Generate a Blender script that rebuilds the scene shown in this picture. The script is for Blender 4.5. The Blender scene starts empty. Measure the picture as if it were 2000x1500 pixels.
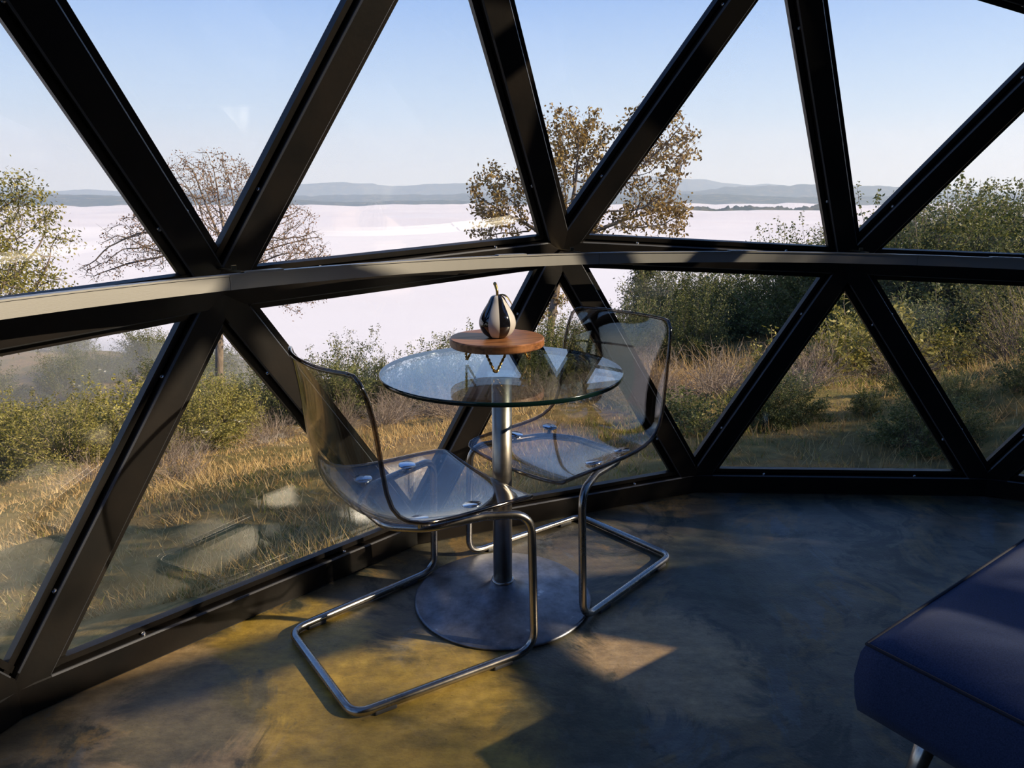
import bpy, bmesh, math, random
import numpy as np
from mathutils import Vector, Matrix
random.seed(7)
rng = np.random.default_rng(7)
S = bpy.context.scene
COL = S.collection

# ------------------------------------------------------------------ camera
F_PX, PITCH, ROLL, CAM_H = 1378.33, math.radians(14.704), math.radians(-0.1347), 1.1821
fw = Vector((0, math.cos(PITCH), -math.sin(PITCH)))
rt0 = Vector((1, 0, 0)); up0 = Vector((0, math.sin(PITCH), math.cos(PITCH)))
rt = rt0 * math.cos(ROLL) + up0 * math.sin(ROLL)
up = up0 * math.cos(ROLL) - rt0 * math.sin(ROLL)
cd = bpy.data.cameras.new('camera'); cam = bpy.data.objects.new('camera', cd); COL.objects.link(cam)
cd.sensor_width = 36.0; cd.lens = F_PX / 2000 * 36.0; cd.clip_start = 0.05; cd.clip_end = 60000
cam.matrix_world = Matrix(((rt.x, up.x, -fw.x, 0), (rt.y, up.y, -fw.y, 0), (rt.z, up.z, -fw.z, CAM_H), (0, 0, 0, 1)))
S.camera = cam

# ------------------------------------------------------------------ light
SUN_EL, SUN_STRENGTH = math.radians(27.5), 7.0
SUN_TO = Vector((0.976 * math.cos(SUN_EL), -0.218 * math.cos(SUN_EL), math.sin(SUN_EL))).normalized()
sl = bpy.data.lights.new('sun', 'SUN'); sl.energy = SUN_STRENGTH; sl.angle = math.radians(0.6); sl.color = (1.0, 0.83, 0.60)
so = bpy.data.objects.new('sun', sl); COL.objects.link(so)
so.rotation_euler = SUN_TO.to_track_quat('Z', 'Y').to_euler()
W = bpy.data.worlds.new('sky'); S.world = W; W.use_nodes = True
wn, wl = W.node_tree.nodes, W.node_tree.links
wn.clear()
tc = wn.new('ShaderNodeTexCoord'); sx = wn.new('ShaderNodeSeparateXYZ'); rp = wn.new('ShaderNodeValToRGB')
bg = wn.new('ShaderNodeBackground'); wo = wn.new('ShaderNodeOutputWorld')
wl.new(tc.outputs['Generated'], sx.inputs[0]); wl.new(sx.outputs['Z'], rp.inputs[0])
wl.new(rp.outputs[0], bg.inputs[0]); wl.new(bg.outputs[0], wo.inputs[0])
el = rp.color_ramp.elements
el[0].position = 0.0; el[0].color = (0.86, 0.95, 1.0, 1)
el[1].position = 1.0; el[1].color = (0.06, 0.15, 0.42, 1)
for p, cc in ((0.035, (0.83, 0.94, 1.03)), (0.10, (0.57, 0.78, 1.05)), (0.24, (0.27, 0.49, 0.98)), (0.45, (0.13, 0.30, 0.76))):
    e = el.new(p); e.color = (*cc, 1)
bg.inputs[1].default_value = 1.0
S.view_settings.view_transform = 'Standard'; S.view_settings.look = 'None'
S.view_settings.exposure = 0.12; S.view_settings.gamma = 1.0; S.view_settings.use_curve_mapping = False
S.cycles.transparent_max_bounces = 24; S.cycles.max_bounces = 6; S.cycles.diffuse_bounces = 3; S.cycles.glossy_bounces = 4; S.cycles.volume_bounces = 1
S.cycles.sample_clamp_indirect = 6.0; S.cycles.adaptive_threshold = 0.02

# ------------------------------------------------------------------ material helpers
def nodes_of(name):
    m = bpy.data.materials.new(name); m.use_nodes = True
    nt = m.node_tree; nt.nodes.clear()
    out = nt.nodes.new('ShaderNodeOutputMaterial')
    return m, nt, out
def N(nt, t, **kw):
    n = nt.nodes.new(t)
    for k, v in kw.items():
        if isinstance(k, str) and hasattr(n, k): setattr(n, k, v)
        else: n.inputs[k].default_value = v
    return n
def ramp(nt, src, stops, interp='LINEAR'):
    r = nt.nodes.new('ShaderNodeValToRGB'); r.color_ramp.interpolation = interp
    e = r.color_ramp.elements
    e[0].position, e[0].color = stops[0][0], (*stops[0][1], 1)
    e[1].position, e[1].color = stops[-1][0], (*stops[-1][1], 1)
    for p, c in stops[1:-1]:
        x = e.new(p); x.color = (*c, 1)
    if src is not None: nt.links.new(src, r.inputs[0])
    return r.outputs[0]
def noise(nt, scale, detail=4, rough=0.55, coord='Object', stretch=None, dist=0.0):
    t = nt.nodes.new('ShaderNodeTexCoord'); v = t.outputs[coord]
    if stretch:
        mp = nt.nodes.new('ShaderNodeMapping'); mp.inputs['Scale'].default_value = stretch
        nt.links.new(v, mp.inputs[0]); v = mp.outputs[0]
    n = nt.nodes.new('ShaderNodeTexNoise'); n.inputs['Scale'].default_value = scale
    n.inputs['Detail'].default_value = detail; n.inputs['Roughness'].default_value = rough; n.inputs['Distortion'].default_value = dist
    nt.links.new(v, n.inputs['Vector'])
    return n.outputs['Fac']
def mixc(nt, fac, a, b, mode='MIX'):
    m = nt.nodes.new('ShaderNodeMix'); m.data_type = 'RGBA'; m.blend_type = mode
    for sock, v in ((m.inputs[0], fac), (m.inputs[6], a), (m.inputs[7], b)):
        if isinstance(v, (int, float)): sock.default_value = v
        elif isinstance(v, tuple): sock.default_value = (*v, 1)
        else: nt.links.new(v, sock)
    return m.outputs[2]
def math_n(nt, op, a, b=None, c=None):
    m = nt.nodes.new('ShaderNodeMath'); m.operation = op
    for i, v in enumerate((a, b, c)):
        if v is None: continue
        if isinstance(v, (int, float)): m.inputs[i].default_value = v
        else: nt.links.new(v, m.inputs[i])
    return m.outputs[0]
def bump(nt, h, strength=0.2, dist=0.01):
    b = nt.nodes.new('ShaderNodeBump'); b.inputs['Strength'].default_value = strength; b.inputs['Distance'].default_value = dist
    nt.links.new(h, b.inputs['Height']); return b.outputs[0]
def principled(name, color=(0.5, 0.5, 0.5), rough=0.5, metal=0.0, spec=0.5, coat=0.0):
    m, nt, out = nodes_of(name)
    p = nt.nodes.new('ShaderNodeBsdfPrincipled')
    p.inputs['Base Color'].default_value = (*color, 1); p.inputs['Roughness'].default_value = rough
    p.inputs['Metallic'].default_value = metal; p.inputs['Specular IOR Level'].default_value = spec
    p.inputs['Coat Weight'].default_value = coat
    nt.links.new(p.outputs[0], out.inputs[0])
    return m, nt, p

MAT = {}
# dome timber, painted almost black
m, nt, p = principled('dark_timber', rough=0.48, spec=0.32)
c = ramp(nt, noise(nt, 6, 5, stretch=(1, 1, 1)), [(0.35, (0.0045, 0.004, 0.004)), (0.7, (0.013, 0.0095, 0.0075))])
nt.links.new(c, p.inputs['Base Color'])
nt.links.new(bump(nt, noise(nt, 60, 4), 0.12, 0.003), p.inputs['Normal'])
MAT['timber'] = m
m, nt, p = principled('grey_glazing_bead', (0.085, 0.088, 0.10), 0.38, 0.3); MAT['bead'] = m
m, nt, p = principled('zinc_screw', (0.75, 0.75, 0.78), 0.25, 1.0); MAT['zinc'] = m
m, nt, p = principled('brass_bracket', (0.20, 0.16, 0.10), 0.45, 1.0); MAT['brassy'] = m
# aluminium track
m, nt, p = principled('brushed_aluminium', (0.40, 0.39, 0.37), 0.45, 0.7)
nt.links.new(bump(nt, noise(nt, 90, 2, stretch=(1, 1, 14)), 0.05, 0.002), p.inputs['Normal'])
MAT['alu'] = m
# brushed, worn steel of tubes and table
def steel(name, base, rough):
    m, nt, p = principled(name, base, rough, 1.0)
    n = noise(nt, 12, 5, 0.65)
    c = ramp(nt, n, [(0.3, tuple(v * 0.72 for v in base)), (0.6, base), (0.82, tuple(min(1, v * 1.15) for v in base))])
    nt.links.new(c, p.inputs['Base Color'])
    r = ramp(nt, noise(nt, 18, 5, 0.7), [(0.3, (rough * 0.9,) * 3), (0.75, (rough * 1.2,) * 3)])
    nt.links.new(r, p.inputs['Roughness'])
    return m
MAT['chrome'] = steel('worn_steel_tube', (0.46, 0.43, 0.40), 0.25)
MAT['pole'] = steel('brushed_steel_pole', (0.44, 0.41, 0.37), 0.34)
m, nt, p = principled('scuffed_steel_disc', (0.32, 0.33, 0.36), 0.42, 0.85)
c = ramp(nt, noise(nt, 14, 8, 0.7), [(0.30, (0.09, 0.095, 0.11)), (0.50, (0.19, 0.20, 0.23)), (0.63, (0.25, 0.26, 0.29)), (0.70, (0.50, 0.51, 0.55))])
nt.links.new(c, p.inputs['Base Color'])
nt.links.new(ramp(nt, noise(nt, 40, 4), [(0.3, (0.34,) * 3), (0.7, (0.52,) * 3)]), p.inputs['Roughness'])
MAT['disc'] = m

# clear sheet: straight-through transmission plus a Schlick mirror term
def sheet(name, tint, graze, f0=0.04, rough=0.0, film=None):
    m, nt, out = nodes_of(name)
    lw = nt.nodes.new('ShaderNodeLayerWeight'); lw.inputs[0].default_value = 0.5
    p5 = math_n(nt, 'POWER', lw.outputs['Facing'], 5.0)
    fr = math_n(nt, 'MULTIPLY_ADD', p5, 1 - f0, f0)
    p3 = math_n(nt, 'POWER', lw.outputs['Facing'], 3.0)
    col = mixc(nt, p3, tint, graze)
    tr = nt.nodes.new('ShaderNodeBsdfTransparent'); nt.links.new(col, tr.inputs[0])
    gl = nt.nodes.new('ShaderNodeBsdfGlossy'); gl.inputs['Roughness'].default_value = rough
    gl.inputs['Color'].default_value = (1, 1, 1, 1)
    mx = nt.nodes.new('ShaderNodeMixShader')
    nt.links.new(fr, mx.inputs[0]); nt.links.new(tr.outputs[0], mx.inputs[1]); nt.links.new(gl.outputs[0], mx.inputs[2])
    last = mx.outputs[0]
    if film:
        df = nt.nodes.new('ShaderNodeBsdfDiffuse'); df.inputs[0].default_value = (0.8, 0.82, 0.85, 1)
        f = ramp(nt, noise(nt, film[0], 6, 0.7, dist=1.2), [(0.48, (film[1],) * 3), (0.80, (film[2],) * 3)])
        m2 = nt.nodes.new('ShaderNodeMixShader')
        nt.links.new(f, m2.inputs[0]); nt.links.new(last, m2.inputs[1]); nt.links.new(df.outputs[0], m2.inputs[2]); last = m2.outputs[0]
    nt.links.new(last, out.inputs[0])
    return m
MAT['window'] = sheet('window_glass', (0.985, 0.99, 0.985), (0.93, 0.96, 0.95), 0.072, film=(2.2, 0.001, 0.012))
MAT['tableglass'] = sheet('table_glass', (0.93, 0.965, 0.955), (0.86, 0.92, 0.91), 0.05)
MAT['acrylic'] = sheet('smoky_clear_plastic', (0.915, 0.91, 0.905), (0.50, 0.47, 0.44), 0.055, 0.0)
MAT['acrylic_edge'] = sheet('plastic_cut_edge', (0.50, 0.46, 0.43), (0.10, 0.085, 0.075), 0.08, 0.04)
m, nt, p = principled('green_glass_edge', (0.003, 0.012, 0.011), 0.12, 0.0, 0.5); MAT['glass_edge'] = m

# stained concrete floor
m, nt, p = principled('stained_concrete', rough=0.34, spec=0.5)
big = noise(nt, 1.15, 6, 0.62, dist=0.8); mid = noise(nt, 3.1, 7, 0.7, dist=1.5); fine = noise(nt, 26, 6, 0.7)
base = ramp(nt, big, [(0.34, (0.075, 0.070, 0.050)), (0.50, (0.10, 0.088, 0.060)), (0.62, (0.135, 0.105, 0.065))])
dk = ramp(nt, mid, [(0.50, (0, 0, 0)), (0.56, (0.85, 0.85, 0.85))])
colr = mixc(nt, dk, base, (0.030, 0.036, 0.028))
rust = ramp(nt, noise(nt, 2.1, 8, 0.68, dist=1.1), [(0.53, (0, 0, 0)), (0.585, (0.7, 0.7, 0.7))])
colr = mixc(nt, rust, colr, (0.21, 0.135, 0.05))
slate = ramp(nt, noise(nt, 1.7, 8, 0.7, stretch=(1.3, 0.8, 1), dist=2.0), [(0.56, (0, 0, 0)), (0.60, (0.65, 0.65, 0.65))])
colr = mixc(nt, slate, colr, (0.115, 0.125, 0.130))
def blot(nt, x, y, r, wob):
    g = nt.nodes.new('ShaderNodeNewGeometry')
    vm = nt.nodes.new('ShaderNodeVectorMath'); vm.operation = 'DISTANCE'; vm.inputs[1].default_value = (x, y, 0)
    nt.links.new(g.outputs['Position'], vm.inputs[0])
    d = math_n(nt, 'MULTIPLY_ADD', mid, wob, vm.outputs['Value'])
    mr = nt.nodes.new('ShaderNodeMapRange'); mr.interpolation_type = 'SMOOTHSTEP'
    mr.inputs[1].default_value = r + wob * 0.5; mr.inputs[2].default_value = r * 0.68 + wob * 0.5
    nt.links.new(d, mr.inputs[0]); return mr.outputs[0]
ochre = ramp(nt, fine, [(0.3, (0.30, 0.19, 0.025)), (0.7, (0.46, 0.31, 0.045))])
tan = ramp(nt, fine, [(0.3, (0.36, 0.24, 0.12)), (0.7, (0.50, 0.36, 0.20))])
green = ramp(nt, fine, [(0.3, (0.030, 0.040, 0.026)), (0.7, (0.065, 0.072, 0.045))])
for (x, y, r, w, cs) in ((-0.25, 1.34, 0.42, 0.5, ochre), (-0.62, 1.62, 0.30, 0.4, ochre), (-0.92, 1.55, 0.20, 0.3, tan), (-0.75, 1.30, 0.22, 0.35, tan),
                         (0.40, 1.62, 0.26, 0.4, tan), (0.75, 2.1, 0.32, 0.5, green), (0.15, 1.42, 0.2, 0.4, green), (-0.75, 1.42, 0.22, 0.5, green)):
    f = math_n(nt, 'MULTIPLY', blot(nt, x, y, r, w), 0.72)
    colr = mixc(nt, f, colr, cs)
speck = ramp(nt, noise(nt, 75, 3, 0.6), [(0.66, (1, 1, 1)), (0.74, (0.35, 0.36, 0.34))])
colr = mixc(nt, 0.8, colr, speck, 'MULTIPLY')
mott = ramp(nt, noise(nt, 11, 8, 0.75, stretch=(1, 2.2, 1)), [(0.35, (0.60, 0.60, 0.62)), (0.65, (1.25, 1.22, 1.15))])
colr = mixc(nt, 1.0, colr, mott, 'MULTIPLY')
nt.links.new(colr, p.inputs['Base Color'])
nt.links.new(ramp(nt, mid, [(0.3, (0.34,) * 3), (0.7, (0.54,) * 3)]), p.inputs['Roughness'])
hsum = math_n(nt, 'MULTIPLY_ADD', fine, 0.4, noise(nt, 140, 4))
nt.links.new(bump(nt, hsum, 0.22, 0.004), p.inputs['Normal'])
MAT['floor'] = m
# walnut board
m, nt, p = principled('oiled_walnut', rough=0.38)
g = noise(nt, 22, 6, 0.6, stretch=(0.35, 3.2, 3.2), dist=0.5)
nt.links.new(ramp(nt, g, [(0.32, (0.085, 0.032, 0.012)), (0.48, (0.25, 0.098, 0.034)), (0.66, (0.38, 0.165, 0.062))]), p.inputs['Base Color'])
nt.links.new(bump(nt, g, 0.08, 0.002), p.inputs['Normal']); MAT['walnut'] = m
MAT['polished'] = principled('polished_steel', (0.62, 0.64, 0.68), 0.14, 1.0)[0]
MAT['gold'] = principled('antique_gold', (0.48, 0.31, 0.10), 0.28, 1.0)[0]
MAT['black_glaze'] = principled('black_glaze', (0.006, 0.006, 0.008), 0.06, 0.0, 0.6, 0.5)[0]
MAT['white_glaze'] = principled('white_matt_glaze', (0.52, 0.485, 0.45), 0.35)[0]
# navy upholstery
m, nt, p = principled('navy_wool', (0.02, 0.035, 0.10), 0.8, 0.0, 0.25)
p.inputs['Sheen Weight'].default_value = 0.05
w1 = noise(nt, 420, 2); nt.links.new(ramp(nt, w1, [(0.3, (0.013, 0.024, 0.066)), (0.7, (0.028, 0.047, 0.125))]), p.inputs['Base Color'])
nt.links.new(bump(nt, w1, 0.25, 0.001), p.inputs['Normal']); MAT['navy'] = m
MAT['navy_pipe'] = principled('navy_piping', (0.004, 0.006, 0.018), 0.8)[0]
MAT['panel'] = principled('dark_unseen_panel', (0.05, 0.047, 0.044), 0.8)[0]

# foliage: leaf colour varies per leaf and per plant
def leafy(name, a, b, c_, trans=0.35, rough=0.5):
    m, nt, out = nodes_of(name)
    g = nt.nodes.new('ShaderNodeNewGeometry'); oi = nt.nodes.new('ShaderNodeObjectInfo')
    c = ramp(nt, g.outputs['Random Per Island'], [(0.0, a), (0.55, b), (1.0, c_)])
    v = math_n(nt, 'MULTIPLY_ADD', oi.outputs['Random'], 0.5, 0.75)
    hs = nt.nodes.new('ShaderNodeHueSaturation'); nt.links.new(v, hs.inputs['Value']); nt.links.new(c, hs.inputs['Color'])
    p = nt.nodes.new('ShaderNodeBsdfPrincipled'); p.inputs['Roughness'].default_value = rough; p.inputs['Specular IOR Level'].default_value = 0.3
    nt.links.new(hs.outputs[0], p.inputs['Base Color'])
    t = nt.nodes.new('ShaderNodeBsdfTranslucent'); nt.links.new(hs.outputs[0], t.inputs[0])
    mx = nt.nodes.new('ShaderNodeMixShader'); mx.inputs[0].default_value = trans
    nt.links.new(p.outputs[0], mx.inputs[1]); nt.links.new(t.outputs[0], mx.inputs[2]); nt.links.new(mx.outputs[0], out.inputs[0])
    return m
MAT['leaf_green'] = leafy('evergreen_leaves', (0.06, 0.08, 0.02), (0.15, 0.165, 0.045), (0.32, 0.30, 0.11))
MAT['leaf_yellow'] = leafy('yellow_green_leaves', (0.12, 0.12, 0.02), (0.30, 0.27, 0.06), (0.48, 0.40, 0.12))
MAT['leaf_gold'] = leafy('golden_oak_leaves', (0.16, 0.095, 0.035), (0.36, 0.23, 0.075), (0.52, 0.38, 0.13))
MAT['leaf_brown'] = leafy('withered_leaves', (0.20, 0.10, 0.05), (0.36, 0.20, 0.10), (0.48, 0.30, 0.17))
MAT['straw'] = leafy('dry_grass', (0.36, 0.21, 0.07), (0.64, 0.42, 0.16), (0.80, 0.58, 0.27), 0.3, 0.7)
MAT['greengrass'] = leafy('green_grass', (0.12, 0.14, 0.015), (0.27, 0.28, 0.03), (0.48, 0.40, 0.08), 0.3, 0.7)
m, nt, p = principled('oak_bark', rough=0.9, spec=0.2)
nt.links.new(ramp(nt, noise(nt, 9, 6, 0.7, stretch=(1, 1, 0.3)), [(0.3, (0.10, 0.075, 0.055)), (0.7, (0.34, 0.27, 0.21))]), p.inputs['Base Color'])
nt.links.new(bump(nt, noise(nt, 16, 5, stretch=(1, 1, 0.25)), 0.6, 0.03), p.inputs['Normal']); MAT['bark'] = m
MAT['twig'] = leafy('grey_brown_twigs', (0.12, 0.085, 0.06), (0.24, 0.18, 0.13), (0.40, 0.32, 0.25), 0.0, 0.8)
# ground
m, nt, p = principled('hillside_soil', rough=0.95, spec=0.1)
n1 = noise(nt, 0.35, 6, 0.65); n2 = noise(nt, 4.5, 7, 0.7)
a = ramp(nt, n1, [(0.30, (0.14, 0.15, 0.03)), (0.42, (0.34, 0.25, 0.08)), (0.58, (0.50, 0.32, 0.13)), (0.7, (0.38, 0.25, 0.12))])
b = ramp(nt, n2, [(0.3, (0.45, 0.42, 0.38)), (0.6, (1.0, 1.0, 1.0)), (0.8, (1.35, 1.25, 1.1))])
nt.links.new(mixc(nt, 1.0, a, b, 'MULTIPLY'), p.inputs['Base Color'])
nt.links.new(bump(nt, noise(nt, 14, 6, 0.75), 0.8, 0.08), p.inputs['Normal']); MAT['soil'] = m
m, nt, p = principled('fog_white', rough=1.0, spec=0.0)
nt.links.new(ramp(nt, noise(nt, 0.004, 5, 0.6, stretch=(0.5, 1, 1)), [(0.3, (0.82, 0.775, 0.765)), (0.7, (0.90, 0.865, 0.85))]), p.inputs['Base Color']); MAT['fog'] = m
m, nt, p = principled('wooded_hills', rough=1.0, spec=0.0)
hn = noise(nt, 0.012, 7, 0.7)
nt.links.new(ramp(nt, hn, [(0.35, (0.030, 0.045, 0.030)), (0.52, (0.06, 0.07, 0.04)), (0.66, (0.20, 0.16, 0.08))]), p.inputs['Base Color']); MAT['hills'] = m
def scatter(name, col, dens, aniso):
    m, nt, out = nodes_of(name)
    v = nt.nodes.new('ShaderNodeVolumeScatter'); v.inputs['Color'].default_value = (*col, 1); v.inputs['Density'].default_value = dens; v.inputs['Anisotropy'].default_value = aniso
    nt.links.new(v.outputs[0], out.inputs['Volume']); return m

# ------------------------------------------------------------------ object helpers
def link(o, parent=None):
    COL.objects.link(o)
    if parent is not None: o.parent = parent
    return o
def tag(o, label=None, cat=None, group=None, kind=None):
    if label: o['label'] = label
    if cat: o['category'] = cat
    if group: o['group'] = group
    if kind: o['kind'] = kind
    return o
def empty(name, loc=(0, 0, 0), rz=0.0):
    o = bpy.data.objects.new(name, None); o.location = loc; o.rotation_euler = (0, 0, rz); o.empty_display_size = 0.1
    return link(o)
def mesh_obj(name, me, mats, parent=None, smooth=False):
    o = bpy.data.objects.new(name, me)
    for mm in (mats if isinstance(mats, (list, tuple)) else [mats]): me.materials.append(MAT[mm] if isinstance(mm, str) else mm)
    if smooth:
        me.polygons.foreach_set('use_smooth', np.ones(len(me.polygons), dtype=bool))
    return link(o, parent)
def py_mesh(name, verts, faces):
    me = bpy.data.meshes.new(name); me.from_pydata([tuple(v) for v in verts], [], [tuple(f) for f in faces]); me.update(); return me
def np_mesh(name, verts, faces):
    verts = np.ascontiguousarray(verts, dtype=np.float32); faces = np.ascontiguousarray(faces, dtype=np.int32)
    me = bpy.data.meshes.new(name); k = faces.shape[1]
    me.vertices.add(len(verts)); me.vertices.foreach_set('co', verts.ravel())
    me.loops.add(faces.size); me.loops.foreach_set('vertex_index', faces.ravel())
    me.polygons.add(len(faces)); me.polygons.foreach_set('loop_start', np.arange(0, faces.size, k, dtype=np.int32))
    me.update(calc_edges=True); return me
def bm_mesh(name, bm):
    bmesh.ops.recalc_face_normals(bm, faces=bm.faces)
    me = bpy.data.meshes.new(name); bm.to_mesh(me); bm.free(); return me
def copy_tree(o, parent=None):
    c = o.copy(); COL.objects.link(c); c.parent = parent
    for ch in list(o.children): copy_tree(ch, c)
    return c
def lathe(profile, seg=48):
    v, f = [], []
    n = len(profile)
    for i in range(seg):
        a = 2 * math.pi * i / seg
        for r, z in profile: v.append((r * math.cos(a), r * math.sin(a), z))
    for i in range(seg):
        j = (i + 1) % seg
        for k in range(n - 1): f.append((i * n + k, j * n + k, j * n + k + 1, i * n + k + 1))
    me = py_mesh('lathe', v, f)
    bm = bmesh.new(); bm.from_mesh(me); bmesh.ops.remove_doubles(bm, verts=bm.verts, dist=1e-6)
    bmesh.ops.recalc_face_normals(bm, faces=bm.faces); bm.to_mesh(me); bm.free(); return me
def fillet(pts, rad, n=8, closed=False):
    """polyline with rounded corners; rad: one radius or one per point"""
    P = [Vector(p) for p in pts]; out = []; L = len(P)
    for i in range(L):
        r = rad[i] if isinstance(rad, (list, tuple)) else rad
        if (not closed and i in (0, L - 1)) or r <= 0: out.append(P[i]); continue
        a, b, c = P[(i - 1) % L], P[i], P[(i + 1) % L]
        u = (a - b); v = (c - b); lu, lv = u.length, v.length; u.normalize(); v.normalize()
        ang = u.angle(v); t = min(r / math.tan(ang / 2), lu * 0.48, lv * 0.48)
        p0, p1 = b + u * t, b + v * t
        for k in range(n + 1):
            s = k / n; out.append(p0 * (1 - s) ** 2 + b * 2 * s * (1 - s) + p1 * s * s)
    return out
def sweep(path, r, seg=12, closed=False, radii=None):
    P = [Vector(p) for p in path]; n = len(P); v, f = [], []
    T = []
    for i in range(n):
        a = P[(i - 1) % n] if (closed or i > 0) else P[i]; b = P[(i + 1) % n] if (closed or i < n - 1) else P[i]
        T.append((b - a).normalized())
    nrm = T[0].orthogonal().normalized(); frames = []
    for i in range(n):
        if i > 0: nrm = (T[i - 1].rotation_difference(T[i]) @ nrm); nrm = (nrm - T[i] * nrm.dot(T[i])).normalized()
        frames.append((nrm.copy(), T[i].cross(nrm)))
    for i in range(n):
        rr = radii[i] if radii else r
        for k in range(seg):
            a = 2 * math.pi * k / seg; v.append(P[i] + frames[i][0] * math.cos(a) * rr + frames[i][1] * math.sin(a) * rr)
    m = n if closed else n - 1
    if closed:   # match the end ring to the first one
        nl = (T[-1].rotation_difference(T[0]) @ frames[-1][0]); best = max(range(seg), key=lambda s: nl.dot(frames[0][0] * math.cos(2 * math.pi * s / seg) + frames[0][1] * math.sin(2 * math.pi * s / seg)))
    for i in range(m):
        j = (i + 1) % n; off = best if (closed and j == 0) else 0
        for k in range(seg): f.append((i * seg + k, i * seg + (k + 1) % seg, j * seg + (k + 1 + off) % seg, j * seg + (k + off) % seg))
    if not closed: f.append(tuple(range(seg))[::-1]); f.append(tuple((n - 1) * seg + k for k in range(seg)))
    return py_mesh('tube', v, f)
def box_mesh(sx_, sy_, sz_, bev=0.0, seg=2, off=(0, 0, 0)):
    bm = bmesh.new(); bmesh.ops.create_cube(bm, size=1.0)
    bmesh.ops.scale(bm, vec=(sx_, sy_, sz_), verts=bm.verts)
    if bev: bmesh.ops.bevel(bm, geom=bm.edges[:], offset=bev, segments=seg, affect='EDGES', profile=0.5)
    bmesh.ops.translate(bm, vec=off, verts=bm.verts)
    return bm_mesh('box', bm)

# ------------------------------------------------------------------ dome shell (a 3-frequency geodesic)
DC = np.array([1.2946, -0.0564, 0.4533]); DR, DPH, DRB = 2.87, math.radians(5.035), 2.835
def geodesic():
    V = [np.array([0, 0, 1.0])]
    for s, z in ((0, 1), (36, -1)):
        for i in range(5):
            a = math.radians(72 * i + s); V.append(np.array([math.cos(a) * 2 / 5 ** .5, math.sin(a) * 2 / 5 ** .5, z / 5 ** .5]))
    V.append(np.array([0, 0, -1.0]))
    Fc = [(0, 1 + i, 1 + (i + 1) % 5) for i in range(5)] + [(1 + i, 6 + i, 1 + (i + 1) % 5) for i in range(5)] + \
         [(6 + i, 6 + (i + 1) % 5, 1 + (i + 1) % 5) for i in range(5)]
    P, T = [], []
    def idx(p):
        p = p / np.linalg.norm(p)
        for k, q in enumerate(P):
            if np.linalg.norm(p - q) < 1e-6: return k
        P.append(p); return len(P) - 1
    for a, b, c in Fc:
        g = {(i, j): idx((V[a] * (3 - i - j) + V[b] * i + V[c] * j) / 3) for i in range(4) for j in range(4 - i)}
        for i in range(3):
            for j in range(3 - i):
                T.append((g[i, j], g[i + 1, j], g[i, j + 1]))
                if i + j < 2: T.append((g[i + 1, j], g[i + 1, j + 1], g[i, j + 1]))
    return np.array(P), T
GP, GT = geodesic()
ca, sa = math.cos(DPH), math.sin(DPH)
NODE = (GP * DR) @ np.array([[ca, -sa, 0], [sa, ca, 0], [0, 0, 1]]).T + DC
base = [i for i in range(len(GP)) if -0.2 < GP[i, 2] < -0.15]
for i in base:
    d = NODE[i] - DC; l = math.hypot(d[0], d[1]); NODE[i] = (DC[0] + d[0] / l * DRB, DC[1] + d[1] / l * DRB, 0.04)
# surveyed joints of the window side
for q in ((-0.768, 1.88, 0.937), (0.182, 2.532, 1.0), (1.316, 2.773, 0.931), (-0.126, 1.922, 1.972), (0.843, 2.342, 1.964),
          (-1.376, 0.871, 0.902), (2.48, 2.511, 0.898), (-1.153, 1.409, 0.04), (-0.334, 2.264, 0.04), (0.757, 2.718, 0.04), (1.929, 2.674, 0.04)):
    k = int(np.argmin(np.linalg.norm(NODE - np.array(q), axis=1))); NODE[k] = q
TRI = [t for t in GT if min(GP[i, 2] for i in t) > -0.2]
EDGES = {}
for t in TRI:
    for a, b in ((t[0], t[1]), (t[1], t[2]), (t[2], t[0])): EDGES.setdefault((min(a, b), max(a, b)), []).append(t)

floor = mesh_obj('floor', lathe([(0.0, 0.0), (2.98, 0.0), (2.98, -0.12), (0.0, -0.12)], 60), 'floor')
floor.location = (DC[0], DC[1], 0); tag(floor, 'stained ochre and grey concrete floor of the dome', kind='structure')

wall = tag(empty('wall_dome', (DC[0], DC[1], 0)), 'dark timber geodesic wall with triangular window panes', kind='structure')
WORG = Vector((DC[0], DC[1], 0))
PROFILE = [(-0.060, 0.048), (-0.060, 0.022), (-0.045, 0.022), (-0.045, 0.036), (-0.038, 0.036), (-0.038, 0.003), (-0.035, 0.0),
           (0.035, 0.0), (0.038, 0.003), (0.038, 0.036), (0.045, 0.036), (0.045, 0.022), (0.060, 0.022), (0.060, 0.048)]
SCREW = lathe([(0.0, 0.0035), (0.0028, 0.0035), (0.0034, 0.001), (0.0046, 0.0045), (0.0062, 0.003), (0.0066, 0.0)], 14)
SCREW.materials.append(MAT['zinc'])
def extrude(profile, a, b, side, out):
    v = []
    for p in (a, b):
        for u, d in profile: v.append(p + side * u + out * d - WORG)
    n = len(profile)
    f = [(i, (i + 1) % n, n + (i + 1) % n, n + i) for i in range(n)] + [tuple(range(n))[::-1], tuple(range(n, 2 * n))]
    me = py_mesh('strut', v, f); bm = bmesh.new(); bm.from_mesh(me); bmesh.ops.recalc_face_normals(bm, faces=bm.faces); bm.to_mesh(me); bm.free()
    return me
GLAZED_TOP = 2.98
def is_clear(cen):
    az = math.degrees(math.atan2(cen[1] - DC[1], cen[0] - DC[0]))
    if az < 9 and cen[2] < 1.75 and az > -160: return False  # unseen panes closed off to keep the sun off the sofa
    if az < 53 and az > -160 and cen[2] < 0.9: return False  # low unseen panes closed off to stop sun glare on the floor
    if 24 < az < 53 and cen[2] < 1.45: return False  # unseen panes closed off to shade the back of the floor
    return (-5 < az < 205 or az < -155) and GLAZED_TOP > cen[2]
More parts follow.
